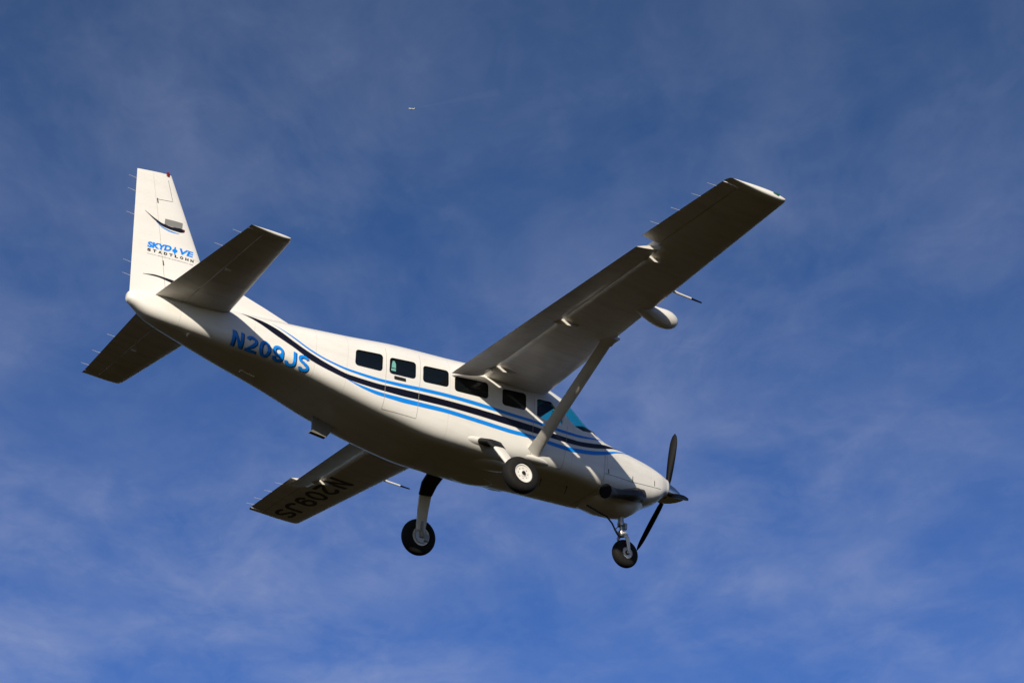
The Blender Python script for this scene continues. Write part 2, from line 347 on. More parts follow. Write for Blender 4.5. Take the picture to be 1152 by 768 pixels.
# door handle (slot under second window)
b = MB(); y = -(fY(-6.62, 1.79) + .006)
b.box((-6.62, y, 1.785), (.22, .03, .045), Matrix.Rotation(R(-4), 3, 'Y')); b.build('door_handle', M_exh, fus, auto=30)
b = MB(); b.box((-3.62, -(fY(-3.62, 1.78) + .008), 1.86), (.15, .025, .035), Matrix.Rotation(R(-3), 3, 'Y')); b.build('door_handle', M_steel, fus)

# windows: panes inset in their openings
def grid_poly(poly, nx, nz, grow):
    """triangulated copy of polygon grown by factor"""
    cx = sum(p[0] for p in poly) / len(poly); cz = sum(p[1] for p in poly) / len(poly)
    v = [(cx, cz)]; f = []; K = len(poly); rings_ = 5
    for r in range(1, rings_ + 1):
        for p in poly:
            d = Vector((p[0] - cx, p[1] - cz)); d *= r / rings_ * (1 + grow / max(d.length, .01)); v.append((cx + d.x, cz + d.y))
    for k in range(K): f.append((0, 1 + k, 1 + (k + 1) % K))
    for r in range(rings_ - 1):
        for k in range(K): a = 1 + r * K + k; c = 1 + r * K + (k + 1) % K; f.append((a, a + K, c + K, c))
    return v, f
winobj = []
for s in (-1, 1):
    for P in WINS:
        o = decal('window', [grid_poly(P, 0, 0, .012)], M_pane, root, surf, -.016, (s,)); winobj.append(o)
        # dark rubber seal around each pane
        V, F = [], []
        Q = [Vector(p) for p in P]; cc = sum(Q, Vector((0, 0))) / len(Q)
        for p in Q:
            for g_ in (-.012, .010):
                d = p - cc; q = p + d.normalized() * g_; V.append((q.x + OX, s * (fY(q.x, q.y) - .003), q.y))
        K = len(Q)
        for k in range(K): a = 2 * k; c = 2 * ((k + 1) % K); F.append((a, a + 1, c + 1, c))
        link('window_seal', V, F, M_boot, o)
    decal('crew_window', [grid_poly(CREW, 0, 0, .012)], M_glass, root, surf, -.016, (s,))
decal('sticker', [([(-6.785, 1.96), (-6.70, 1.965), (-6.705, 2.05), (-6.73, 2.10), (-6.765, 2.095), (-6.78, 2.04)], [(0, 1, 2, 3, 4, 5)]), ([(-6.79, 1.90), (-6.70, 1.905), (-6.70, 1.95), (-6.79, 1.945)], [(0, 1, 2, 3)])], M_stick, winobj[1], surf, -.012, (-1,))
# windscreen patch
V, F = [], []; xsW = np.linspace(-3.44, -2.17, 40); nW = 60
for x in xsW:
    r = ring(x, -.018, 240); top_ = [p for p in r if p[2] > float(sum(fpar(x)[:2]) / 2) + .1]
    # order left->right by angle
    top_.sort(key=lambda p: -math.atan2(p[2] - 1.7, p[1]))
    idx = np.linspace(0, len(top_) - 1, nW); T_ = np.array(top_)
    for t_ in idx:
        i0 = int(t_); i1 = min(i0 + 1, len(T_) - 1); p = T_[i0] * (1 - (t_ - i0)) + T_[i1] * (t_ - i0); V.append(A(p))
for i in range(len(xsW) - 1):
    for j in range(nW - 1): a = i * nW + j; F.append((a, a + 1, a + nW + 1, a + nW))
bmw = link('windscreen_raw', V, F, M_glass, root)
# keep only what lies in the windscreen opening (side-view polygon, slightly grown)
def inside(x, z, poly):
    c = False; n = len(poly); j = n - 1
    for i in range(n):
        xi, zi = poly[i]; xj, zj = poly[j]
        if (zi > z) != (zj > z) and x < (xj - xi) * (z - zi) / (zj - zi) + xi: c = not c
        j = i
    return c
cxw, czw = -2.8, 2.5; WG = [(cxw + (p[0] - cxw) * 1.09, czw + (p[1] - czw) * 1.09) for p in WSC]
bm = bmesh.new(); bm.from_mesh(bmw.data)
kill = [f_ for f_ in bm.faces if not all(inside(v.co.x - OX, v.co.z, WG) for v in f_.verts)]
bmesh.ops.delete(bm, geom=kill, context='FACES'); bm.to_mesh(bmw.data); bm.free(); bmw.name = 'windscreen'
b = MB(); b.tube([(x, 0, float(fpar(x)[0]) + .004) for x in np.linspace(-2.24, -2.96, 12)], .022, 8); b.build('center_post', M_white, bmw)
# cockpit interior
b = MB(); rs = []
for x, zt_ in ((-2.36, 2.14), (-2.5, 2.22), (-2.7, 2.25), (-2.86, 2.20), (-2.88, 1.85)):
    wd = fpar(x)[2] - .06; rs.append([(x, wd * math.cos(a), zt_ - .20 + .20 * abs(math.sin(a)) ** .7 if math.sin(a) > 0 else zt_ - .5) for a in (2 * math.pi * k / 24 for k in range(24))])
b.rings(rs, True); b.build('instrument_panel', M_dark, root)
for s in (-1, 1):
    b = MB(); b.box((-3.75, s * .36, 1.72), (.10, .44, .62), Matrix.Rotation(R(-12), 3, 'Y')); b.box((-3.52, s * .36, 1.45), (.46, .44, .12)); b.box((-3.82, s * .36, 2.12), (.07, .22, .16)); b.build('pilot_seat', M_dark, root)

# ------------------------------------------------------------------ lettering
def text2d(txt, bold=.0, shear=0., cell=.05, bevel=0):
    cu = bpy.data.curves.new('t', 'FONT'); cu.body = txt; cu.offset = bold; cu.shear = shear; cu.resolution_u = 5; cu.fill_mode = 'FRONT'
    o = bpy.data.objects.new('t', cu); COL.objects.link(o); dg = bpy.context.evaluated_depsgraph_get()
    me = bpy.data.meshes.new_from_object(o.evaluated_get(dg)); bpy.data.objects.remove(o); bpy.data.curves.remove(cu)
    bm = bmesh.new(); bm.from_mesh(me); bpy.data.meshes.remove(me)
    xs_ = [v.co.x for v in bm.verts]; ys_ = [v.co.y for v in bm.verts]; x0, x1, y0, y1 = min(xs_), max(xs_), min(ys_), max(ys_)
    for v in bm.verts: v.co.x = (v.co.x - x0) / (x1 - x0); v.co.y = (v.co.y - y0) / (y1 - y0)
    for ax, k in (('x', 40), ('y', 8)):
        for i in range(1, k):
            c = Vector((i / k, 0, 0)) if ax == 'x' else Vector((0, i / k, 0)); nrm = Vector((1, 0, 0)) if ax == 'x' else Vector((0, 1, 0))
            bmesh.ops.bisect_plane(bm, geom=bm.verts[:] + bm.edges[:] + bm.faces[:], plane_co=c, plane_no=nrm)
    bm.verts.index_update(); v = [(q.co.x, q.co.y) for q in bm.verts]; f = [tuple(q.index for q in fc.verts) for fc in bm.faces]; bm.free(); return v, f
def place(t, bl, br, tl, tr):
    v, f = t; o = []
    for u, w_ in v:
        o.append(((1-u)*(1-w_)*bl[0] + u*(1-w_)*br[0] + (1-u)*w_*tl[0] + u*w_*tr[0], (1-u)*(1-w_)*bl[1] + u*(1-w_)*br[1] + (1-u)*w_*tl[1] + u*w_*tr[1]))
    return o, f
def stroke(path, wd):
    P = [Vector(p) for p in path]; v = []; K = len(P)
    for i, p in enumerate(P):
        a = (P[i] - P[i - 1]).normalized() if i else None; c = (P[i + 1] - P[i]).normalized() if i < K - 1 else None
        if a is None: d = c; m_ = 1
        elif c is None: d = a; m_ = 1
        else: d = (a + c).normalized(); m_ = min(1.6, 1 / max(.3, math.sqrt((1 + a.dot(c)) / 2)))
        nn_ = Vector((-d.y, d.x)) * wd / 2 * m_; v += [tuple(p + nn_), tuple(p - nn_)]
    return v, [(2 * i, 2 * i + 1, 2 * i + 3, 2 * i + 2) for i in range(K - 1)]
def arc(cx, cy, rx, ry, a0, a1, n=14): return [(cx + rx * math.cos(R(a0 + (a1 - a0) * i / n)), cy + ry * math.sin(R(a0 + (a1 - a0) * i / n))) for i in range(n + 1)]
def glyph(ch, wd=.20):
    h = wd / 2; X = .70
    if ch == 'N':
        pts = [(0, 0), (wd, 0), (wd, .66), (X - wd, 0), (X, 0), (X, 1), (X - wd, 1), (X - wd, .34), (wd, 1), (0, 1)]
        return pts, [(0, 1, 2, 9), (2, 8, 9), (2, 3, 7, 8), (3, 4, 7), (4, 5, 6, 7)]
    if ch == '0': return oval(X, wd)
    if ch == '2': return stroke(arc(X / 2, .68, X / 2 - h, .32 - h, 170, -20, 14) + [(.50, .45), (.14, .16), (.125, .085)], wd * .95) if 0 else two(X, h, wd)
    if ch == '9': return stroke(arc(X / 2, .36, X / 2 - h, .36 - h, -168, -5, 10) + arc(X / 2, .66, X / 2 - h, .34 - h, 0, 345, 26), wd * .95)
    if ch == 'J': return stroke([(X - .13, 1), (X - .13, .8), (X - .13, .5)] + arc(.305, .32, .265, .32 - h, 0, -175, 14), wd)
    if ch == 'S': return stroke(arc(X / 2, .72, X / 2 - h, .28 - h, 18, 250, 16) + arc(X / 2, .28, X / 2 - h, .28 - h, 70, -162, 16), wd * .95)
def oval(X, wd, n=40):
    v = []
    for i in range(n): a = 2 * math.pi * i / n; v += [(X / 2 + X / 2 * math.cos(a), .5 + .5 * math.sin(a)), (X / 2 + (X / 2 - wd) * math.cos(a), .5 + (.5 - wd * .9) * math.sin(a))]
    return v, [(2 * i, 2 * ((i + 1) % n), 2 * ((i + 1) % n) + 1, 2 * i + 1) for i in range(n)]
def two(X, h, wd):
    v, f = stroke(arc(X / 2, .69, X / 2 - h, .31 - h, 172, -32, 16) + [(.42, .40), (.15, .13)], wd * .95)
    k = len(v); v = v + [(0, 0), (X, 0), (X, .175), (.02, .175)]
    v = [(x, max(z, .175)) if i < k else (x, z) for i, (x, z) in enumerate(v)]
    return v, f + [(k, k + 1, k + 2, k + 3)]
def reg_text(wd=.20):
    V, F = [], []; x = 0; adv = {'J': .80, 'N': .86}
    for ch in 'N209JS':
        v, f = glyph(ch, wd)
        bm = bmesh.new(); vs = [bm.verts.new((a, b_, 0)) for a, b_ in v]
        for q in f:
            try: bm.faces.new([vs[i] for i in q])
            except ValueError: pass
        for k in range(1, 8): bmesh.ops.bisect_plane(bm, geom=bm.verts[:] + bm.edges[:] + bm.faces[:], plane_co=(0, k / 8, 0), plane_no=(0, 1, 0))
        bm.verts.index_update(); k0 = len(V); V += [(q.co.x + x, q.co.y) for q in bm.verts]; F += [tuple(q.index + k0 for q in fc.verts) for fc in bm.faces]; bm.free()
        x += adv.get(ch, .83)
    W_ = max(p[0] for p in V); return [(p[0] / W_, p[1]) for p in V], F
reg = reg_text(.18)
def wrap_text(name, t, m, xb0, xb1, z0, z1, H, off, lean=.03):
    """lay lettering down the skin: u runs forward, w runs up the section measured along the skin itself"""
    v, f = t; V = []
    for u, w_ in v:
        x = xb0 + (xb1 - xb0) * u - lean * w_; zs = z0 + (z1 - z0) * u; sd = (1 - w_) * H
        y = fY(x, zs); z = zs; n_ = max(2, int(sd / .01))
        for _ in range(n_):
            e = .0015; dy = fY(x, z - e) - fY(x, z + e); L_ = math.hypot(dy, 2 * e); step = sd / n_
            z -= step * 2 * e / L_; y = fY(x, z)
        e = .0015; dy = fY(x, z - e) - fY(x, z + e); L_ = math.hypot(dy, 2 * e); ny, nz = 2 * e / L_, dy / L_
        V.append((x + OX, -(y + off * ny), z + off * nz))
    return link(name, V, f, m, fus)
wrap_text('letter_shading', reg_text(.20), M_navy, -9.635 + .012, -8.275 + .012, 1.845, 1.68, .272, .005)
wrap_text('registration_lettering', reg, M_blue, -9.645, -8.28, 1.855, 1.69, .272, .009)

# ------------------------------------------------------------------ lifting surfaces
def foil(tc, camber=.02, n=26, x0=0., x1=1., up1=None):
    """closed section polyline (c, z) from upper rear round the nose to lower rear"""
    def yt(c): return 5 * tc * (.2969*math.sqrt(c) - .1260*c - .3516*c*c + .2843*c**3 - .1036*c**4)
    def yc(c): return camber * (2*.3*c - c*c) / .09 if c < .3 else camber * (1 - .6 + .6*c - c*c) / .49
    up1 = up1 or x1; o = []
    for i in range(n, -1, -1): c = up1 * (1 - math.cos(math.pi * i / n / 2)) ; o.append((c, yc(c) + yt(c)))
    for i in range(1, n + 1): c = x1 * (1 - math.cos(math.pi * i / n / 2)); o.append((c, yc(c) - yt(c)))
    return o
def wpar(y):
    a = abs(y); t = max(0, (a - .8) / 7.13)
    xle = -3.575 - .325 * t; xte = -5.54 + .50 * t
    zc = 2.535 + .0515 * (a - .8); inc = R(1.2 * (1 - t)); tcc = .165 - .045 * t
    return xle, xle - xte, zc, inc, tcc
def wpt(y, c, zc_):
    xle, ch, z0, inc, _ = wpar(y); return (xle - c * ch * math.cos(inc) + zc_ * ch * math.sin(inc), y, z0 - c * ch * math.sin(inc) + zc_ * ch * math.cos(inc))
def loft(ys, secf):
    b = MB(); b.rings([[wpt(y, c, z) for c, z in secf(y)] for y in ys], True); return b
def under(y, c):
    _, _, _, _, tcc = wpar(y); f = foil(tcc, n=40); lo = f[41:]
    return wpt(y, c, float(np.interp(c, [p[0] for p in lo], [p[1] for p in lo])))
AIL0, FLP0, FLP1, TIP = 5.83, .80, 5.78, 7.80
for s in (-1, 1):
    Y = lambda a, b_, n: [s * v for v in np.linspace(a, b_, n)]
    # main panel: inboard truncated for the slotted flap, outboard for the aileron
    b = MB()
    b.rings([[wpt(y, c, z) for c, z in foil(wpar(y)[4], x1=.645, up1=.775)] for y in Y(.3, FLP1 + .02, 22)], True)
    b.rings([[wpt(y, c, z) for c, z in foil(wpar(y)[4], x1=.745)] for y in Y(FLP1 + .02, TIP, 12)], True)
    wing = b.build('wing', M_wing, root, auto=30)
    # aileron
    b = MB(); rs = []
    for y in Y(AIL0, TIP - .02, 12):
        f_ = foil(wpar(y)[4], n=60); up = [p for p in f_[:61] if p[0] > .755]; lo = [p for p in f_[61:] if p[0] > .755]
        nose = [(.755 - .012 * math.sin(math.pi * k / 6), up[-1][1] + (lo[0][1] - up[-1][1]) * k / 6) for k in range(7)]
        m_ = min(len(up), len(lo)); sec = up[:1] + [up[i] for i in range(1, len(up))] + nose + lo
        rs.append([wpt(y, c, z) for c, z in sec])
    n0 = min(len(r) for r in rs); rs = [r if len(r) == n0 else [r[int(round(i))] for i in np.linspace(0, len(r) - 1, n0)] for r in rs]
    b.rings(rs, True); b.build('aileron', M_wing, wing, auto=30)
    # flap, lowered about 30 degrees
    b = MB(); rs = []; fa = R(16)
    for y in Y(FLP0 + .03, FLP1, 16):
        _, ch, _, _, _ = wpar(y); fc = .36; sec = []
        for c, z in foil(.13, .0, 16):
            c *= fc; z *= fc; cc = c * math.cos(fa) + z * math.sin(fa); zz = -c * math.sin(fa) + z * math.cos(fa)
            sec.append((.695 + cc, -.046 + zz))
        rs.append([wpt(y, c, z) for c, z in sec])
    b.rings(rs, True); flap = b.build('flap', M_wing, wing, auto=30)
    # flap track brackets
    for yb in (1.15, 3.05, 5.45):
        b = MB(); y = s * yb; p0 = Vector(under(y, .46)); p1 = Vector(under(y, .64)); 
        q0 = Vector(wpt(y, .80, -.095)); q1 = Vector(wpt(y, .715, -.10))
        th = .013
        sec = [p0, p1 + Vector((0, 0, .03)), q0, q1, p0 + (p1 - p0) * .6 + Vector((0, 0, -.055))]
        b.rings([[p + Vector((0, -th, 0)) for p in sec], [p + Vector((0, th, 0)) for p in sec]], True)
        b.tube([q1 + Vector((.0, -.035, .03)), q1 + Vector((0, .035, .03))], .032, 10)
        b.tube([p0 + (p1 - p0) * .2 + Vector((0, .03, -.02)), q0 + Vector((0.02, .03, .0))], .009, 6)
        b.build('flap_bracket', M_white, wing)
    # wing tip cap
    b = MB(); rs = []
    for k in range(7):
        t = k / 6; y = s * (TIP + .13 * math.sin(t * math.pi / 2)); sc_ = max(.03, math.cos(t * math.pi / 2)) ** .55
        rs.append([wpt(y, .42 + (c - .42) * (1 - .10 * t * t) , z * sc_) for c, z in foil(wpar(y)[4])])
    b.rings(rs, True); tip = b.build('wing_tip', M_tail, wing, auto=60)
    b = MB(); p = wpt(s * (TIP + .11), .16, .03); b.tube([Vector(p) + Vector((-.09, 0, 0)), Vector(p), Vector(p) + Vector((.08, -s * .02, 0))], [.02, .035, .012], 12)
    b.build('navigation_light', M_green if s < 0 else M_red, wing)
    # static wicks
    for yb in (6.25, 6.75, 7.25, 7.62):
        b = MB(); p = Vector(wpt(s * yb, 1., 0)); b.tube([p + Vector((.03, 0, 0)), p + Vector((-.17, 0, -.012))], [.0037, .0025], 5); b.build('static_wick', M_wick, wing)
    # heated pitot tube ahead of the leading edge
    b = MB(); y = s * 4.72; p = Vector(wpt(y, .0, .01)); b.tube([p + Vector((-.12, 0, .0)), p + Vector((.02, 0, .0)), p + Vector((.12, 0, -.005)), p + Vector((.38, 0, -.01))], [.035, .026, .020, .018], 10, mi=0)
    b.tube([p + Vector((.38, 0, -.01)), p + Vector((.60, 0, -.015))], [.0175, .012], 10, mi=1); b.build('pitot_tube', None, wing, mats=[M_white, M_blade])
    # strut
    b = MB(); P0 = Vector((-3.83, s * .72, 1.22)); P1 = Vector((-3.80, s * 3.02, 2.63)); rs = []
    d = (P1 - P0).normalized(); fx = Vector((1, 0, 0)); up_ = fx.cross(d).normalized()
    for k in range(13):
        t = k / 12; c0 = P0 + (P1 - P0) * t; chd = .245 - .02 * t; th = .30
        rs.append([c0 + fx * (.5 - c) * chd + up_ * z * chd * 1.0 for c, z in foil(.30, 0., 12)])
    b.rings(rs, True); st = b.build('wing_strut', M_white, root, auto=40)
    b = MB(); rs = []
    for t, sc_ in ((-.035, 2.0), (.0, 1.65), (.04, 1.3), (.08, 1.12), (.12, 1.06)):
        c0 = P0 + (P1 - P0) * t; chd = .25 * (1 + (sc_ - 1) * .40)
        rs.append([c0 + fx * (.5 - c) * chd + up_ * z * chd * sc_ * .62 * 1.5 / sc_ ** .3 for c, z in foil(.30, 0., 12)])
    b.rings(rs, True); b.build('strut_cuff', M_white, st, auto=40)
    b = MB(); rs = []
    for t, sc_ in ((.93, 1.04), (.96, 1.15), (1.0, 1.6)):
        c0 = P0 + (P1 - P0) * t; chd = .27 * (1 + (sc_ - 1) * .7)
        rs.append([c0 + fx * (.5 - c) * chd + up_ * z * chd * sc_ for c, z in foil(.30, 0., 12)])
    b.rings(rs, True); b.build('strut_cuff', M_white, st, auto=40)
    if s > 0:
        # registration under the left wing: first letter inboard, tops towards the leading edge
        v, f = reg_text(.19); V = []
        for u, t_ in v:
            y = 5.12 + u * 2.56; cfr = .62 - t_ * .36; p = under(y, cfr); V.append((p[0] + OX, y, p[2] - .004))
        link('registration_lettering', V, f, M_inkw, wing)
    if s < 0:
        # weather radar pod on the right wing leading edge
        b = MB(); rs = []; c0 = Vector((-3.50, -4.02, 2.68))
        for k in range(25):
            t = k / 24; x = .36 - .98 * t; r_ = .165 * (math.sin(math.pi * min(t / .56, 1) / 2) ** .55 if t < .28 else 1) 
            r_ = .165 * math.sqrt(max(0, 1 - (1 - t / .30) ** 2)) if t < .30 else .165 * (1 - ((t - .30) / .70) ** 1.8 * .93)
            rs.append([c0 + Vector((x, r_ * math.cos(a), r_ * math.sin(a) * 1.0 - .04 + .09 * max(0, t - .4))) for a in (2 * math.pi * j / 28 for j in range(28))])
        b.rings(rs, True); b.build('radar_pod', M_white, root, auto=60)

# wing-to-roof fairing
b = MB(); rs = []
for x, hz, hy in ((-3.30, .0, .40), (-3.45, .05, .58), (-3.8, .085, .70), (-4.4, .085, .74), (-4.85, .02, .60)):
    zt, zb, wd = fpar(x)
    rs.append([(x, hy * math.copysign(abs(math.cos(a)) ** .7, math.cos(a)), float(zt) - .12 + (hz + .06) * math.sin(a)) for a in (2 * math.pi * j / 40 for j in range(40))])
b.rings(rs, True); b.build('wing_fairing', M_white, root)

# ------------------------------------------------------------------ tail
def slab(P4, tcs, n=14, frac=(0., 1.), nr=8, axis='y'):
    """surface lofted between root (LE, TE) and tip (LE, TE); frac selects the chord span"""
    (rl, rt), (tl, tt) = P4; b = MB(); rs = []
    for k in range(nr + 1):
        t = k / nr; le = Vector(rl).lerp(Vector(tl), t); te = Vector(rt).lerp(Vector(tt), t); tcn = tcs[0] + (tcs[1] - tcs[0]) * t
        ch = te - le; L_ = ch.length; sec = foil(tcn, 0., 40); lo, hi = frac(t) if callable(frac) else frac
        up = [p for p in sec[:41] if lo <= p[0] <= hi]; dn = [p for p in sec[41:] if lo <= p[0] <= hi]
        K = 14
        def rs_(pl, a, b2): 
            X = np.linspace(a, b2, K); o = sorted(pl); 
            return [(float(x), float(np.interp(x, [q[0] for q in o], [q[1] for q in o]))) for x in X]
        full_u = sorted(sec[:41]); full_d = sorted(sec[40:])
        cs = [hi - (hi - lo) * (1 - math.cos(math.pi / 2 * (1 - i / K))) if False else lo + (hi - lo) * (1 - math.cos(math.pi / 2 * i / K)) for i in range(K + 1)]
        U = [(c, float(np.interp(c, [q[0] for q in full_u], [q[1] for q in full_u]))) for c in cs[::-1]]
        D = [(c, float(np.interp(c, [q[0] for q in full_d], [q[1] for q in full_d]))) for c in cs]
        nrm = Vector((0, 0, 1)) if axis == 'y' else Vector((0, 1, 0))
        rs.append([le + ch * c + nrm * z * L_ for c, z in U + D])
    b.rings(rs, True); return b
ZS = 2.20
for s in (-1, 1):
    rl, rt, tl, tt = (-9.70, s * .10, ZS), (-10.99, s * .10, ZS), (-10.03, s * 3.06, ZS), (-10.78, s * 3.06, ZS)
    st = slab(((rl, rt), (tl, tt)), (.12, .10), frac=(0., .635)).build('stabilizer', M_wing, root, auto=35)
    slab((((-9.70, s * .16, ZS), (-10.99, s * .16, ZS)), (tl, tt)), (.12, .10), frac=(.65, 1.)).build('elevator', M_wing, st, auto=35)
    b = MB(); rs = []
    for k in range(6):
        t = k / 5; y = s * (3.065 + .11 * math.sin(t * math.pi / 2)); q = max(.04, math.cos(t * math.pi / 2)) ** .6
        rs.append([(-10.04 - c * .74 - (.0 if c > .3 else (.3 - c) * t * .12), y, ZS + z * .74 * q) for c, z in foil(.10, 0., 16)])
    b.rings(rs, True); b.build('stabilizer_tip', M_tail, st, auto=60)
    for yb in (1.6, 2.3, 2.85):
        b = MB(); x = -10.99 + .21 * yb / 3.06; b.tube([(x + .02, s * yb, ZS), (x - .15, s * yb, ZS + .005)], [.0037, .0025], 5); b.build('static_wick', M_wick, st)
    b = MB(); b.box((-10.45, s * 1.75, ZS - .05), (.10, .03, .06)); b.build('elevator_hinge', M_white, st)
# fin
fl0, ft0, fl1, ft1 = (-9.77, 0, 2.35), (-11.375, 0, 2.20), (-10.90, 0, 4.62), (-11.53, 0, 4.54)
def hinge(t):
    # rudder hinge line moves aft-forward; measured chord fraction
    return .597 - .042 * t
fin = slab(((fl0, ft0), (fl1, ft1)), (.085, .085), frac=lambda t: (0., hinge(t)), axis='z', nr=12).build('vertical_fin', M_tail, root, auto=35)
slab(((fl0, ft0), (fl1, ft1)), (.085, .085), frac=lambda t: (hinge(t) + .007, 1.), axis='z', nr=12).build('rudder', M_tail, fin, auto=35)
# dorsal fillet
b = MB(); rs = []
for x, zt_, wd in ((-8.30, 2.47, .015), (-8.40, 2.58, .03), (-8.9, 2.72, .045), (-9.4, 2.85, .055), (-9.9, 2.985, .06), (-10.25, 3.02, .05)):
    zb_ = 2.25; zz = [zb_ + (zt_ - zb_) * k / 8 for k in range(9)]
    prof = [(wd * (1 + 1.8 * (1 - k / 8) ** 3) * (1 - (k / 8) ** 6 * .7), zz[k]) for k in range(9)]
    rs.append([(x, y, z) for y, z in prof] + [(x, -y, z) for y, z in prof[::-1]])
b.rings(rs, True); b.build('dorsal_fin', M_tail, root, auto=60)
b = MB(); b.tube([(-10.97, 0, 4.57), (-10.97, 0, 4.62), (-10.97, 0, 4.66)], [.04, .04, .02], 14); b.build('beacon_light', M_red, fin)
for z in (4.35, 4.1, 3.65, 2.75, 2.5):
    t = (z - 2.2) / 2.34; x = -11.375 - .155 * t; b = MB(); b.tube([(x + .01, 0, z), (x - .15, 0, z + .01)], [.0037, .0025], 5); b.build('static_wick', M_wick, fin)
def finY(x, z):
    t = (z - 2.30) / 2.28; le = -9.77 - 1.13 * t; te = -11.375 - .155 * t; c = min(max((le - x) / (le - te), .002), 1.); L_ = le - te
    return 5 * .085 * (.2969 * math.sqrt(c) - .126 * c - .3516 * c * c + .2843 * c ** 3 - .1036 * c ** 4) * L_
decal('blue_lettering', [place(text2d('SKYD', .055, .12), (-11.175, 3.115), (-10.755, 3.155), (-11.19, 3.225), (-10.745, 3.27)), place(text2d('VE', .04, .12), (-10.62, 3.165), (-10.335, 3.19), (-10.61, 3.28), (-10.325, 3.30))], M_blue, fin, finY, .003)
# arrow-like diver shape that stands for the I
decal('blue_lettering', [([(-10.70, 3.27), (-10.675, 3.275), (-10.672, 3.235), (-10.640, 3.22), (-10.645, 3.185), (-10.665, 3.175), (-10.685, 3.12), (-10.71, 3.17), (-10.735, 3.175), (-10.733, 3.21), (-10.705, 3.23)], [tuple(range(11))])], M_blue, fin, finY, .003)
xx = np.linspace(-11.17, -10.385, 9)
decal('black_lettering', [place(text2d(ch, .055), (x, 3.045 + (x + 11.17) * .062), (x + .062, 3.048 + (x + 11.17) * .062), (x - .002, 3.098 + (x + 11.17) * .062), (x + .060, 3.100 + (x + 11.17) * .062)) for ch, x in zip('STADTLOHN', xx)], M_ink, fin, finY, .003)
decal('web_address', [place(text2d('www.skydive-stadtlohn.de', 0, .1), (-11.17, 2.985), (-10.33, 3.035), (-11.17, 3.012), (-10.33, 3.062))], M_greyv, fin, finY, .003)
sw1T = [(-11.30, 3.79), (-11.10, 3.69), (-10.95, 3.64), (-10.80, 3.63), (-10.65, 3.655), (-10.56, 3.66)]; sw1B = [(-11.30, 3.785), (-11.10, 3.655), (-10.95, 3.585), (-10.80, 3.57), (-10.65, 3.575), (-10.56, 3.60)]
sw1U = [(-11.08, 3.64), (-10.95, 3.575), (-10.80, 3.548), (-10.64, 3.545)]; sw1V = [(-11.08, 3.635), (-10.95, 3.555), (-10.80, 3.525), (-10.64, 3.538)]
decal('black_swoosh', [strip(sw1T, sw1B, 40)], M_ink, fin, finY, .003); decal('blue_swoosh', [strip(sw1U, sw1V, 30)], M_blue, fin, finY, .003)
decal('grey_emblem', [strip([(-10.93, 3.745), (-10.75, 3.762), (-10.60, 3.775)], [(-10.93, 3.64), (-10.75, 3.64), (-10.60, 3.665)], 16, 6)], M_greyv, fin, finY, .0045)
decal('red_emblem_tip', [([(-10.585, 3.655), (-10.55, 3.66), (-10.545, 3.62), (-10.58, 3.60)], [(0, 1, 2, 3)])], M_red, fin, finY, .005)
decal('black_swoosh', [strip([(-11.19, 2.605), (-10.95, 2.645), (-10.7, 2.64), (-10.45, 2.60), (-10.2, 2.52)], [(-11.19, 2.60), (-10.95, 2.615), (-10.7, 2.585), (-10.45, 2.52), (-10.2, 2.42)], 40)], M_ink, fin, finY, .003)
decal('rudder_seam', [line(seg((-10.955, 4.50), (-10.83, 4.12), 8) + seg((-10.85, 4.11), (-11.11, 4.07), 6)[1:], .007), 
   ], M_seam, fin, finY, .0025)
for a_, b_, w_ in (((-11.115, 4.09), (-11.09, 4.0), .022), ((-10.875, 2.95), (-10.85, 2.86), .020)): decal('rudder_hinge', [line(seg(a_, b_, 3), w_)], M_seam, fin, finY, .0025)

# ------------------------------------------------------------------ propeller
pc = Vector((-.385, 0, 1.73)); ax = Vector((1, -.22, -.14)).normalized()
# blade 1 up, then towards the right wing, then down-left
uz = (Vector((0, 0, 1)) - ax * ax.z).normalized(); uy = ax.cross(uz)  # uy ~ -y
b = MB(); b.lathe([(-.16, .0), (-.16, .19), (-.10, .20), (.0, .19), (.10, .16), (.20, .115), (.28, .065), (.33, .03), (.345, .0)], pc, ax, 40, closed=False)
hub = b.build('spinner', M_chrome, None, auto=50)
prop = hub; prop.name = 'propeller'; prop.parent = root
for k, r_tip in ((0, 1.32), (1, 1.30), (2, 1.32)):
    ang = R(-3 + 120 * k); rd = uz * math.cos(ang) - Vector((0, 1, 0)) * 0 
    side = (uy if uy.y < 0 else -uy); rd = uz * math.cos(ang) + side * math.sin(ang); tg = ax.cross(rd).normalized()
    b = MB(); rs = []
    for i in range(22):
        t = i / 21; r = .14 + (r_tip - .14) * t
        if t < .12: chd = .085; th_ = .075
        else:
            u = (t - .12) / .88; chd = .10 + .06 * math.sin(min(1, u * 1.25) * math.pi / 2) - .035 * u ** 2; th_ = .07 * (1 - u) ** 1.3 + .010
            if t > .78: chd *= math.sqrt(max(.02, 1 - ((t - .78) / .22) ** 2 * .98))
        pit = R(70 - 16 * t)
        cd = (tg * math.cos(pit) + ax * math.sin(pit)); nd_ = rd.cross(cd)
        rs.append([pc + rd * r + cd * chd * .5 * math.cos(a) + nd_ * th_ * .5 * math.sin(a) for a in (2 * math.pi * j / 18 for j in range(18))])
    b.rings(rs, True); b.build('blade', M_blade, prop, auto=60)
# cowl intakes (front face)
for y, z, ry, rz in ((.15, 1.80, .055, .05), (-.15, 1.80, .055, .05), (0, 1.62, .13, .045)):
    b = MB(); rs = []
    for x, q in ((-.515, 1.25), (-.485, 1.18), (-.49, 1.0), (-.60, .9)): rs.append([(x, y + ry * q * math.cos(a), z + rz * q * math.sin(a)) for a in (2 * math.pi * j / 24 for j in range(24))])
    b.rings(rs, True); b.build('air_intake', M_dark, cowl)

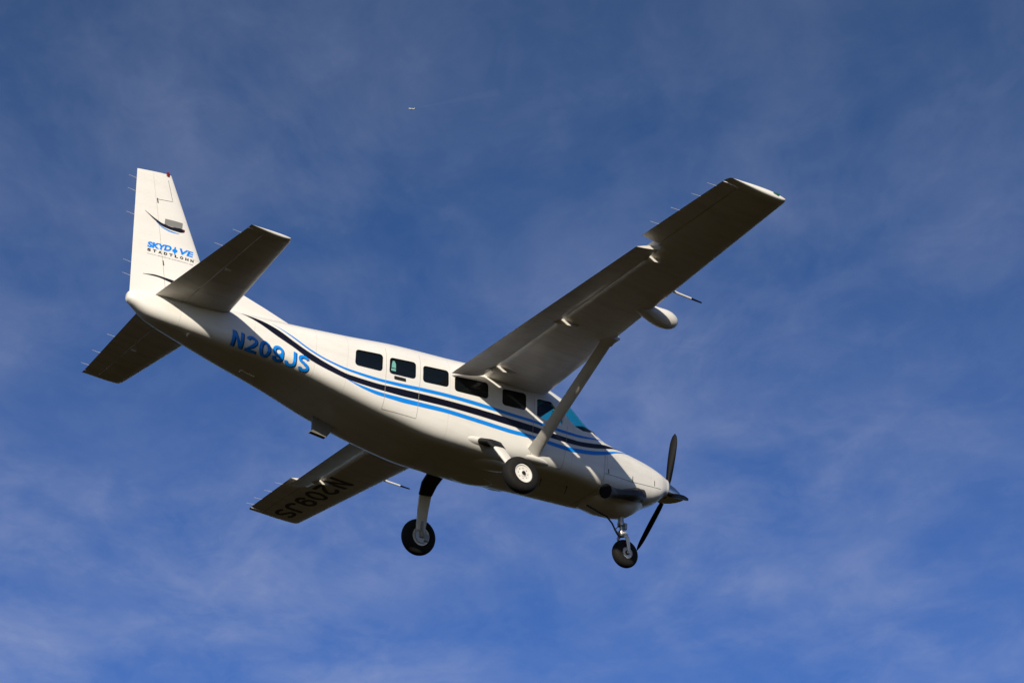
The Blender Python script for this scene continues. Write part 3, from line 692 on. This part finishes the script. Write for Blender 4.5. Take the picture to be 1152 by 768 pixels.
# exhaust stack, right side, opening aft
b = MB(); pts = [(-1.27, -.37, 1.31), (-1.36, -.42, 1.28), (-1.55, -.50, 1.20), (-1.78, -.56, 1.12), (-2.03, -.62, 1.05), (-2.22, -.69, 1.01)]
rd_ = [.09, .135, .115, .09, .095, .135]
b.tube(pts, rd_, 24, caps=False); 
b.tube([pts[-1], (-2.19, -.68, 1.016), (-2.02, -.618, 1.052), (-1.75, -.55, 1.13)], [.135, .118, .085, .07], 24, caps=True, mi=1)
b.build('exhaust_stack', None, root, mats=[M_exh, M_dark], auto=60)
b = MB(); b.tube([(-1.12, -.32, 1.38), (-1.22, -.37, 1.33), (-1.36, -.43, 1.27)], [.06, .135, .125], 20, flat=.8); b.build('exhaust_shroud', M_exh, root)

# ------------------------------------------------------------------ landing gear
def wheel(b, c, axv, ro, wd, rim, mi_t=0, mi_r=1, mi_d=2):
    hw_ = wd / 2; prof = []
    for k in range(17):
        a = math.pi * k / 16; x = -hw_ * math.cos(a); e = math.sin(a) ** .62
        prof.append((x * 1, rim + (ro - rim) * e))
    prof += [(hw_ * .80, rim * .94), (-hw_ * .80, rim * .94)]
    b.lathe(prof, c, axv, 56, mi_t)
def rimdisc(b, c, axv, rim, wd, sgn):
    h = wd / 2 * sgn
    b.lathe([(h * .78, rim * 1.0), (h * .92, rim * .99), (h * .92, rim * .86), (h * .62, rim * .80), (h * .55, rim * .40), (h * .85, rim * .34), (h * .95, rim * .16), (h * .95, 0), (h * .1, 0), (h * .1, rim * .9)], c, axv, 40, 0, closed=False)
for s in (-1, 1):
    hc = Vector((-4.63, s * 1.66, .245)); axv = Vector((0, 1, s * .10)).normalized()
    # tapered flat spring leg
    b = MB(); pts = [Vector((x, s * y, z)) for x, y, z in ((-4.86, .5, 1.15), (-4.83, .84, 1.12), (-4.82, 1.07, 1.02), (-4.80, 1.22, .85), (-4.75, 1.35, .66), (-4.69, 1.48, .46), (-4.66, 1.56, .30))]
    wds = [.15, .145, .135, .12, .11, .10, .09]; rs = []
    def legring(i, p, q, ex):
        d = (pts[min(i + 1, 6)] - pts[max(i - 1, 0)]).normalized(); u = (Vector((1, 0, 0)) - d * d.x).normalized(); n_ = d.cross(u)
        return [p + u * (wds[i] * q + ex) * math.copysign(abs(math.cos(a)) ** .5, math.cos(a)) + n_ * (.032 * q + ex) * math.copysign(abs(math.sin(a)) ** .7, math.sin(a)) for a in (2 * math.pi * j / 20 for j in range(20))]
    b.rings([legring(i, p, 1, 0) for i, p in enumerate(pts)], True); leg = b.build('landing_gear', M_white, root, auto=50)
    b = MB(); b.rings([legring(0, pts[0], 1.0, .012), legring(1, pts[1], 1.02, .015), legring(2, pts[2], 1.04, .014), legring(3, pts[3] * 1.06 - pts[4] * .06, 1.0, .010)], True); b.build('leg_boot', M_boot, leg)
    b = MB(); wheel(b, hc, axv, .335, .235, .185); ty = b.build('tyre', M_rubber, leg, auto=60)
    b = MB(); rimdisc(b, hc, axv, .178, .205, s); rimdisc(b, hc, axv, .178, .205, -s); rim = b.build('wheel_rim', M_white, leg, auto=40)
    b = MB(); b.tube([hc + axv * s * .06, hc + axv * s * .108], .036, 16)
    for k in range(8): a = k * math.pi / 4; q = hc + axv * s * .068 + (Vector((1, 0, 0)) * math.cos(a) + axv.cross(Vector((1, 0, 0))) * math.sin(a)) * .095; b.tube([q, q + axv * s * .012], .010, 6)
    b.build('wheel_hub', M_exh, leg)
    b = MB(); b.tube([pts[5] + Vector((0, 0, .02)), hc - axv * s * .10, hc], [.05, .055, .04], 12); b.lathe([(-s * .09, .05), (-s * .09, .125), (-s * .115, .125), (-s * .115, .05)], hc, axv, 28)
    b.box(hc + Vector((-.05, -s * .12, .10)), (.13, .05, .10)); b.box(hc + Vector((.09, -s * .12, -.03)), (.07, .05, .12)); b.tube([pts[5] + Vector((.06, 0, .12)), hc + Vector((.03, -s * .13, .08))], .011, 6); b.build('brake_caliper', M_steel, leg)
    # fuselage fairing over the gear root
    b = MB(); rs = []
    for k in range(21):
        t = k / 20; x = -5.58 + 1.28 * t; r_ = math.sin(math.pi * t) ** .6
        rs.append([(x, s * (.50 + .32 * max(.02, r_) * math.copysign(abs(math.cos(a)) ** .85, math.cos(a))), 1.125 + .125 * max(.02, r_) * math.sin(a) + .04 * t) for a in (2 * math.pi * j / 28 for j in range(28))])
    b.rings(rs, True); b.build('gear_fairing', M_cowl, root, auto=60)
    # belly side of the gear beam fairing
    b = MB(); rs = []
    for k in range(17):
        t = k / 16; x = -5.0 + 1.05 * t; r_ = max(.03, math.sin(math.pi * t) ** .7)
        rs.append([(x, s * (.36 + .24 * r_ * math.cos(a)), .995 + .075 * r_ * math.sin(a)) for a in (2 * math.pi * j / 24 for j in range(24))])
    b.rings(rs, True); b.build('belly_fairing', M_cowl, root, auto=60)
    # step / lower strut root blister
    b = MB(); rs = []
    for k in range(15):
        t = k / 14; x = -4.15 + .75 * t; r_ = max(.03, math.sin(math.pi * t) ** .6)
        rs.append([(x, s * (.66 + .13 * r_ * math.cos(a)), 1.16 + .075 * r_ * math.sin(a)) for a in (2 * math.pi * j / 24 for j in range(24))])
    b.rings(rs, True); b.build('strut_fairing', M_white, root, auto=60)
# nose gear
b = MB()
b.rings([[(x, wd * math.copysign(abs(math.cos(a)) ** .8, math.cos(a)), zc + hz * math.sin(a)) for a in (2 * math.pi * j / 28 for j in range(28))]
   for x, wd, zc, hz in ((-2.3, .30, 1.20, .06), (-2.1, .50, 1.20, .15), (-1.8, .50, 1.22, .25), (-1.5, .42, 1.24, .285), (-1.3, .34, 1.27, .285), (-1.15, .26, 1.32, .23), (-.98, .16, 1.38, .12), (-.85, .05, 1.42, .04))], True)
b.build('nose_gear_fairing', M_cowl, root, auto=60)
nh = Vector((-1.285, 0, .286)); axv = Vector((0, 1, 0))
b = MB(); b.tube([(-1.42, 0, 1.15), (-1.385, 0, .82)], .055, 18); b.tube([(-1.385, 0, .84), (-1.365, 0, .62)], .036, 14); b.tube([(-1.39, 0, .86), (-1.385, 0, .80)], .068, 18); b.tube([(-1.375, 0, .70), (-1.365, 0, .60)], .062, 16)
ng = b.build('nose_gear', M_steel, root, auto=40)
b = MB()
for s in (-1, 1):
    b.tube([(-1.37, s * .03, .64), (-1.36, s * .12, .60), (-1.33, s * .145, .50), (-1.29, s * .14, .29)], [.045, .045, .04, .03], 12, flat=.6)
b.tube([nh - axv * .15, nh + axv * .15], .025, 10); b.build('fork', M_white, ng)
b = MB(); b.tube([(-1.42, .0, .80), (-1.52, 0, .70), (-1.43, 0, .62)], [.018, .022, .018], 8); b.tube([(-1.30, .05, .86), (-1.27, .07, .70), (-1.32, .05, .62)], .014, 8); b.box((-1.34, -.07, .78), (.05, .05, .12)); b.build('torque_link', M_steel, ng)
b = MB(); b.tube([(-2.15, 0, 1.0), (-1.92, 0, .945), (-1.70, 0, .90), (-1.58, 0, .80), (-1.49, 0, .66), (-1.42, 0, .58)], .016, 8); b.build('drag_link', M_exh, ng)
b = MB(); wheel(b, nh, axv, .265, .20, .115); b.build('tyre', M_rubber, ng, auto=60)
b = MB(); rimdisc(b, nh, axv, .112, .175, 1); rimdisc(b, nh, axv, .112, .175, -1); b.build('wheel_rim', M_white, ng, auto=40)
b = MB(); b.tube([nh - axv * .095, nh + axv * .095], .04, 14); b.build('wheel_hub', M_exh, ng)
# belly antenna / blade step
b = MB(); b.rings([[(-7.16, .37, 1.16), (-7.16, .43, 1.16), (-7.60, .43, 1.26), (-7.60, .37, 1.26)], [(-7.31, .37, .92), (-7.31, .43, .92), (-7.58, .43, .96), (-7.58, .37, .96)]], True)
b.box((-7.475, .40, .925), (.30, .09, .018), Matrix.Rotation(R(5), 3, 'Y')); b.build('belly_step', mat('scuffed_grey_step_paint', (.20, .19, .17), .6, 0, 0, .2), fus, False)
b = MB(); b.box((-9.01, .20, 1.508), (.26, .10, .03), Matrix.Rotation(R(9), 3, 'Y')); b.build('belly_vent', M_white, root)
b = MB(); b.tube([(-10.3, -.12, 1.70), (-10.32, -.14, 1.66)], .02, 8); b.build('tail_tiedown', M_steel, root)
for x in (-2.75, -3.3): 
    b = MB(); b.tube([(x, -.25, float(fpar(x)[1]) + .02), (x - .05, -.25, float(fpar(x)[1]) - .16)], [.012, .006], 6); b.build('whip_antenna', M_boot, root)

# ------------------------------------------------------------------ far airliner and its faint trail
far = bpy.data.objects.new('distant_airliner', None); COL.objects.link(far)
pxu, pxv = 463.5, 122.5; f_ = 88.38 / 36 * 1152
def pixdir(u, v):
    e = R(28.207); x = (u - 576) / f_; yv = -(v - 384) / f_
    return Vector((x, math.cos(e) - yv * math.sin(e), math.sin(e) + yv * math.cos(e))).normalized()
far.location = cam.location + pixdir(pxu, pxv) * 15000
far.rotation_euler = (0, R(6), R(200)); far['label'] = 'tiny white speck of an airliner high up at the left end of a faint contrail'; far['category'] = 'airliner'
M_air = mat('airliner_white', (.8, .8, .8), .4)
def fl(name, v, f):
    o = link(name, v, f, M_air, far); return o
bb = MB(); bb.tube([(-17, 0, 0), (-16, 0, 0), (-11, 0, 0), (11, 0, 0), (15, 0, 0), (17, 0, 0)], [.4, 1.8, 2.6, 2.6, 1.6, .3], 16); o = bb.build('fuselage', M_air, far)
bb = MB()
for s in (-1, 1): bb.rings([[(2.5, 0, .2), (-1.5, 0, .2), (-1.5, 0, -.3), (2.5, 0, -.3)], [(-6, s * 17, 1.0), (-7.2, s * 17, 1.0), (-7.2, s * 17, .8), (-6, s * 17, .8)]], True)
bb.build('wing', M_air, far, False)
bb = MB()
for s in (-1, 1): bb.rings([[(-16, 0, 1), (-20, 0, 1), (-20, 0, .6), (-16, 0, .6)], [(-19.5, s * 7, 1.5), (-21, s * 7, 1.5), (-21, s * 7, 1.3), (-19.5, s * 7, 1.3)]], True)
bb.rings([[(-15, -.2, 2), (-20, -.2, 2), (-20, .2, 2), (-15, .2, 2)], [(-20, -.1, 8), (-22.5, -.1, 8), (-22.5, .1, 8), (-20, .1, 8)]], True); bb.build('tailplane', M_air, far, False)
mt = bpy.data.materials.new('ice_trail'); mt.use_nodes = True; t = mt.node_tree; t.nodes.clear()
o_ = t.nodes.new('ShaderNodeOutputMaterial'); tr = t.nodes.new('ShaderNodeBsdfTransparent'); df = t.nodes.new('ShaderNodeBsdfDiffuse'); df.inputs[0].default_value = (.8, .8, .85, 1); mxs = t.nodes.new('ShaderNodeMixShader'); mxs.inputs[0].default_value = .006
t.links.new(tr.outputs[0], mxs.inputs[1]); t.links.new(df.outputs[0], mxs.inputs[2]); t.links.new(mxs.outputs[0], o_.inputs[0])
a0 = cam.location + pixdir(470, 121.5) * 15100; a1 = cam.location + pixdir(560, 104) * 15500
pts = [a0.lerp(a1, k / 12) for k in range(13)]; bb = MB(); bb.tube(pts, [2 + 20 * (k / 12) for k in range(13)], 12)
ct = link('contrail', bb.v, bb.f, mt, None); ct['kind'] = 'stuff'; ct['label'] = 'faint thin contrail behind the tiny distant airliner'; ct['category'] = 'contrail'
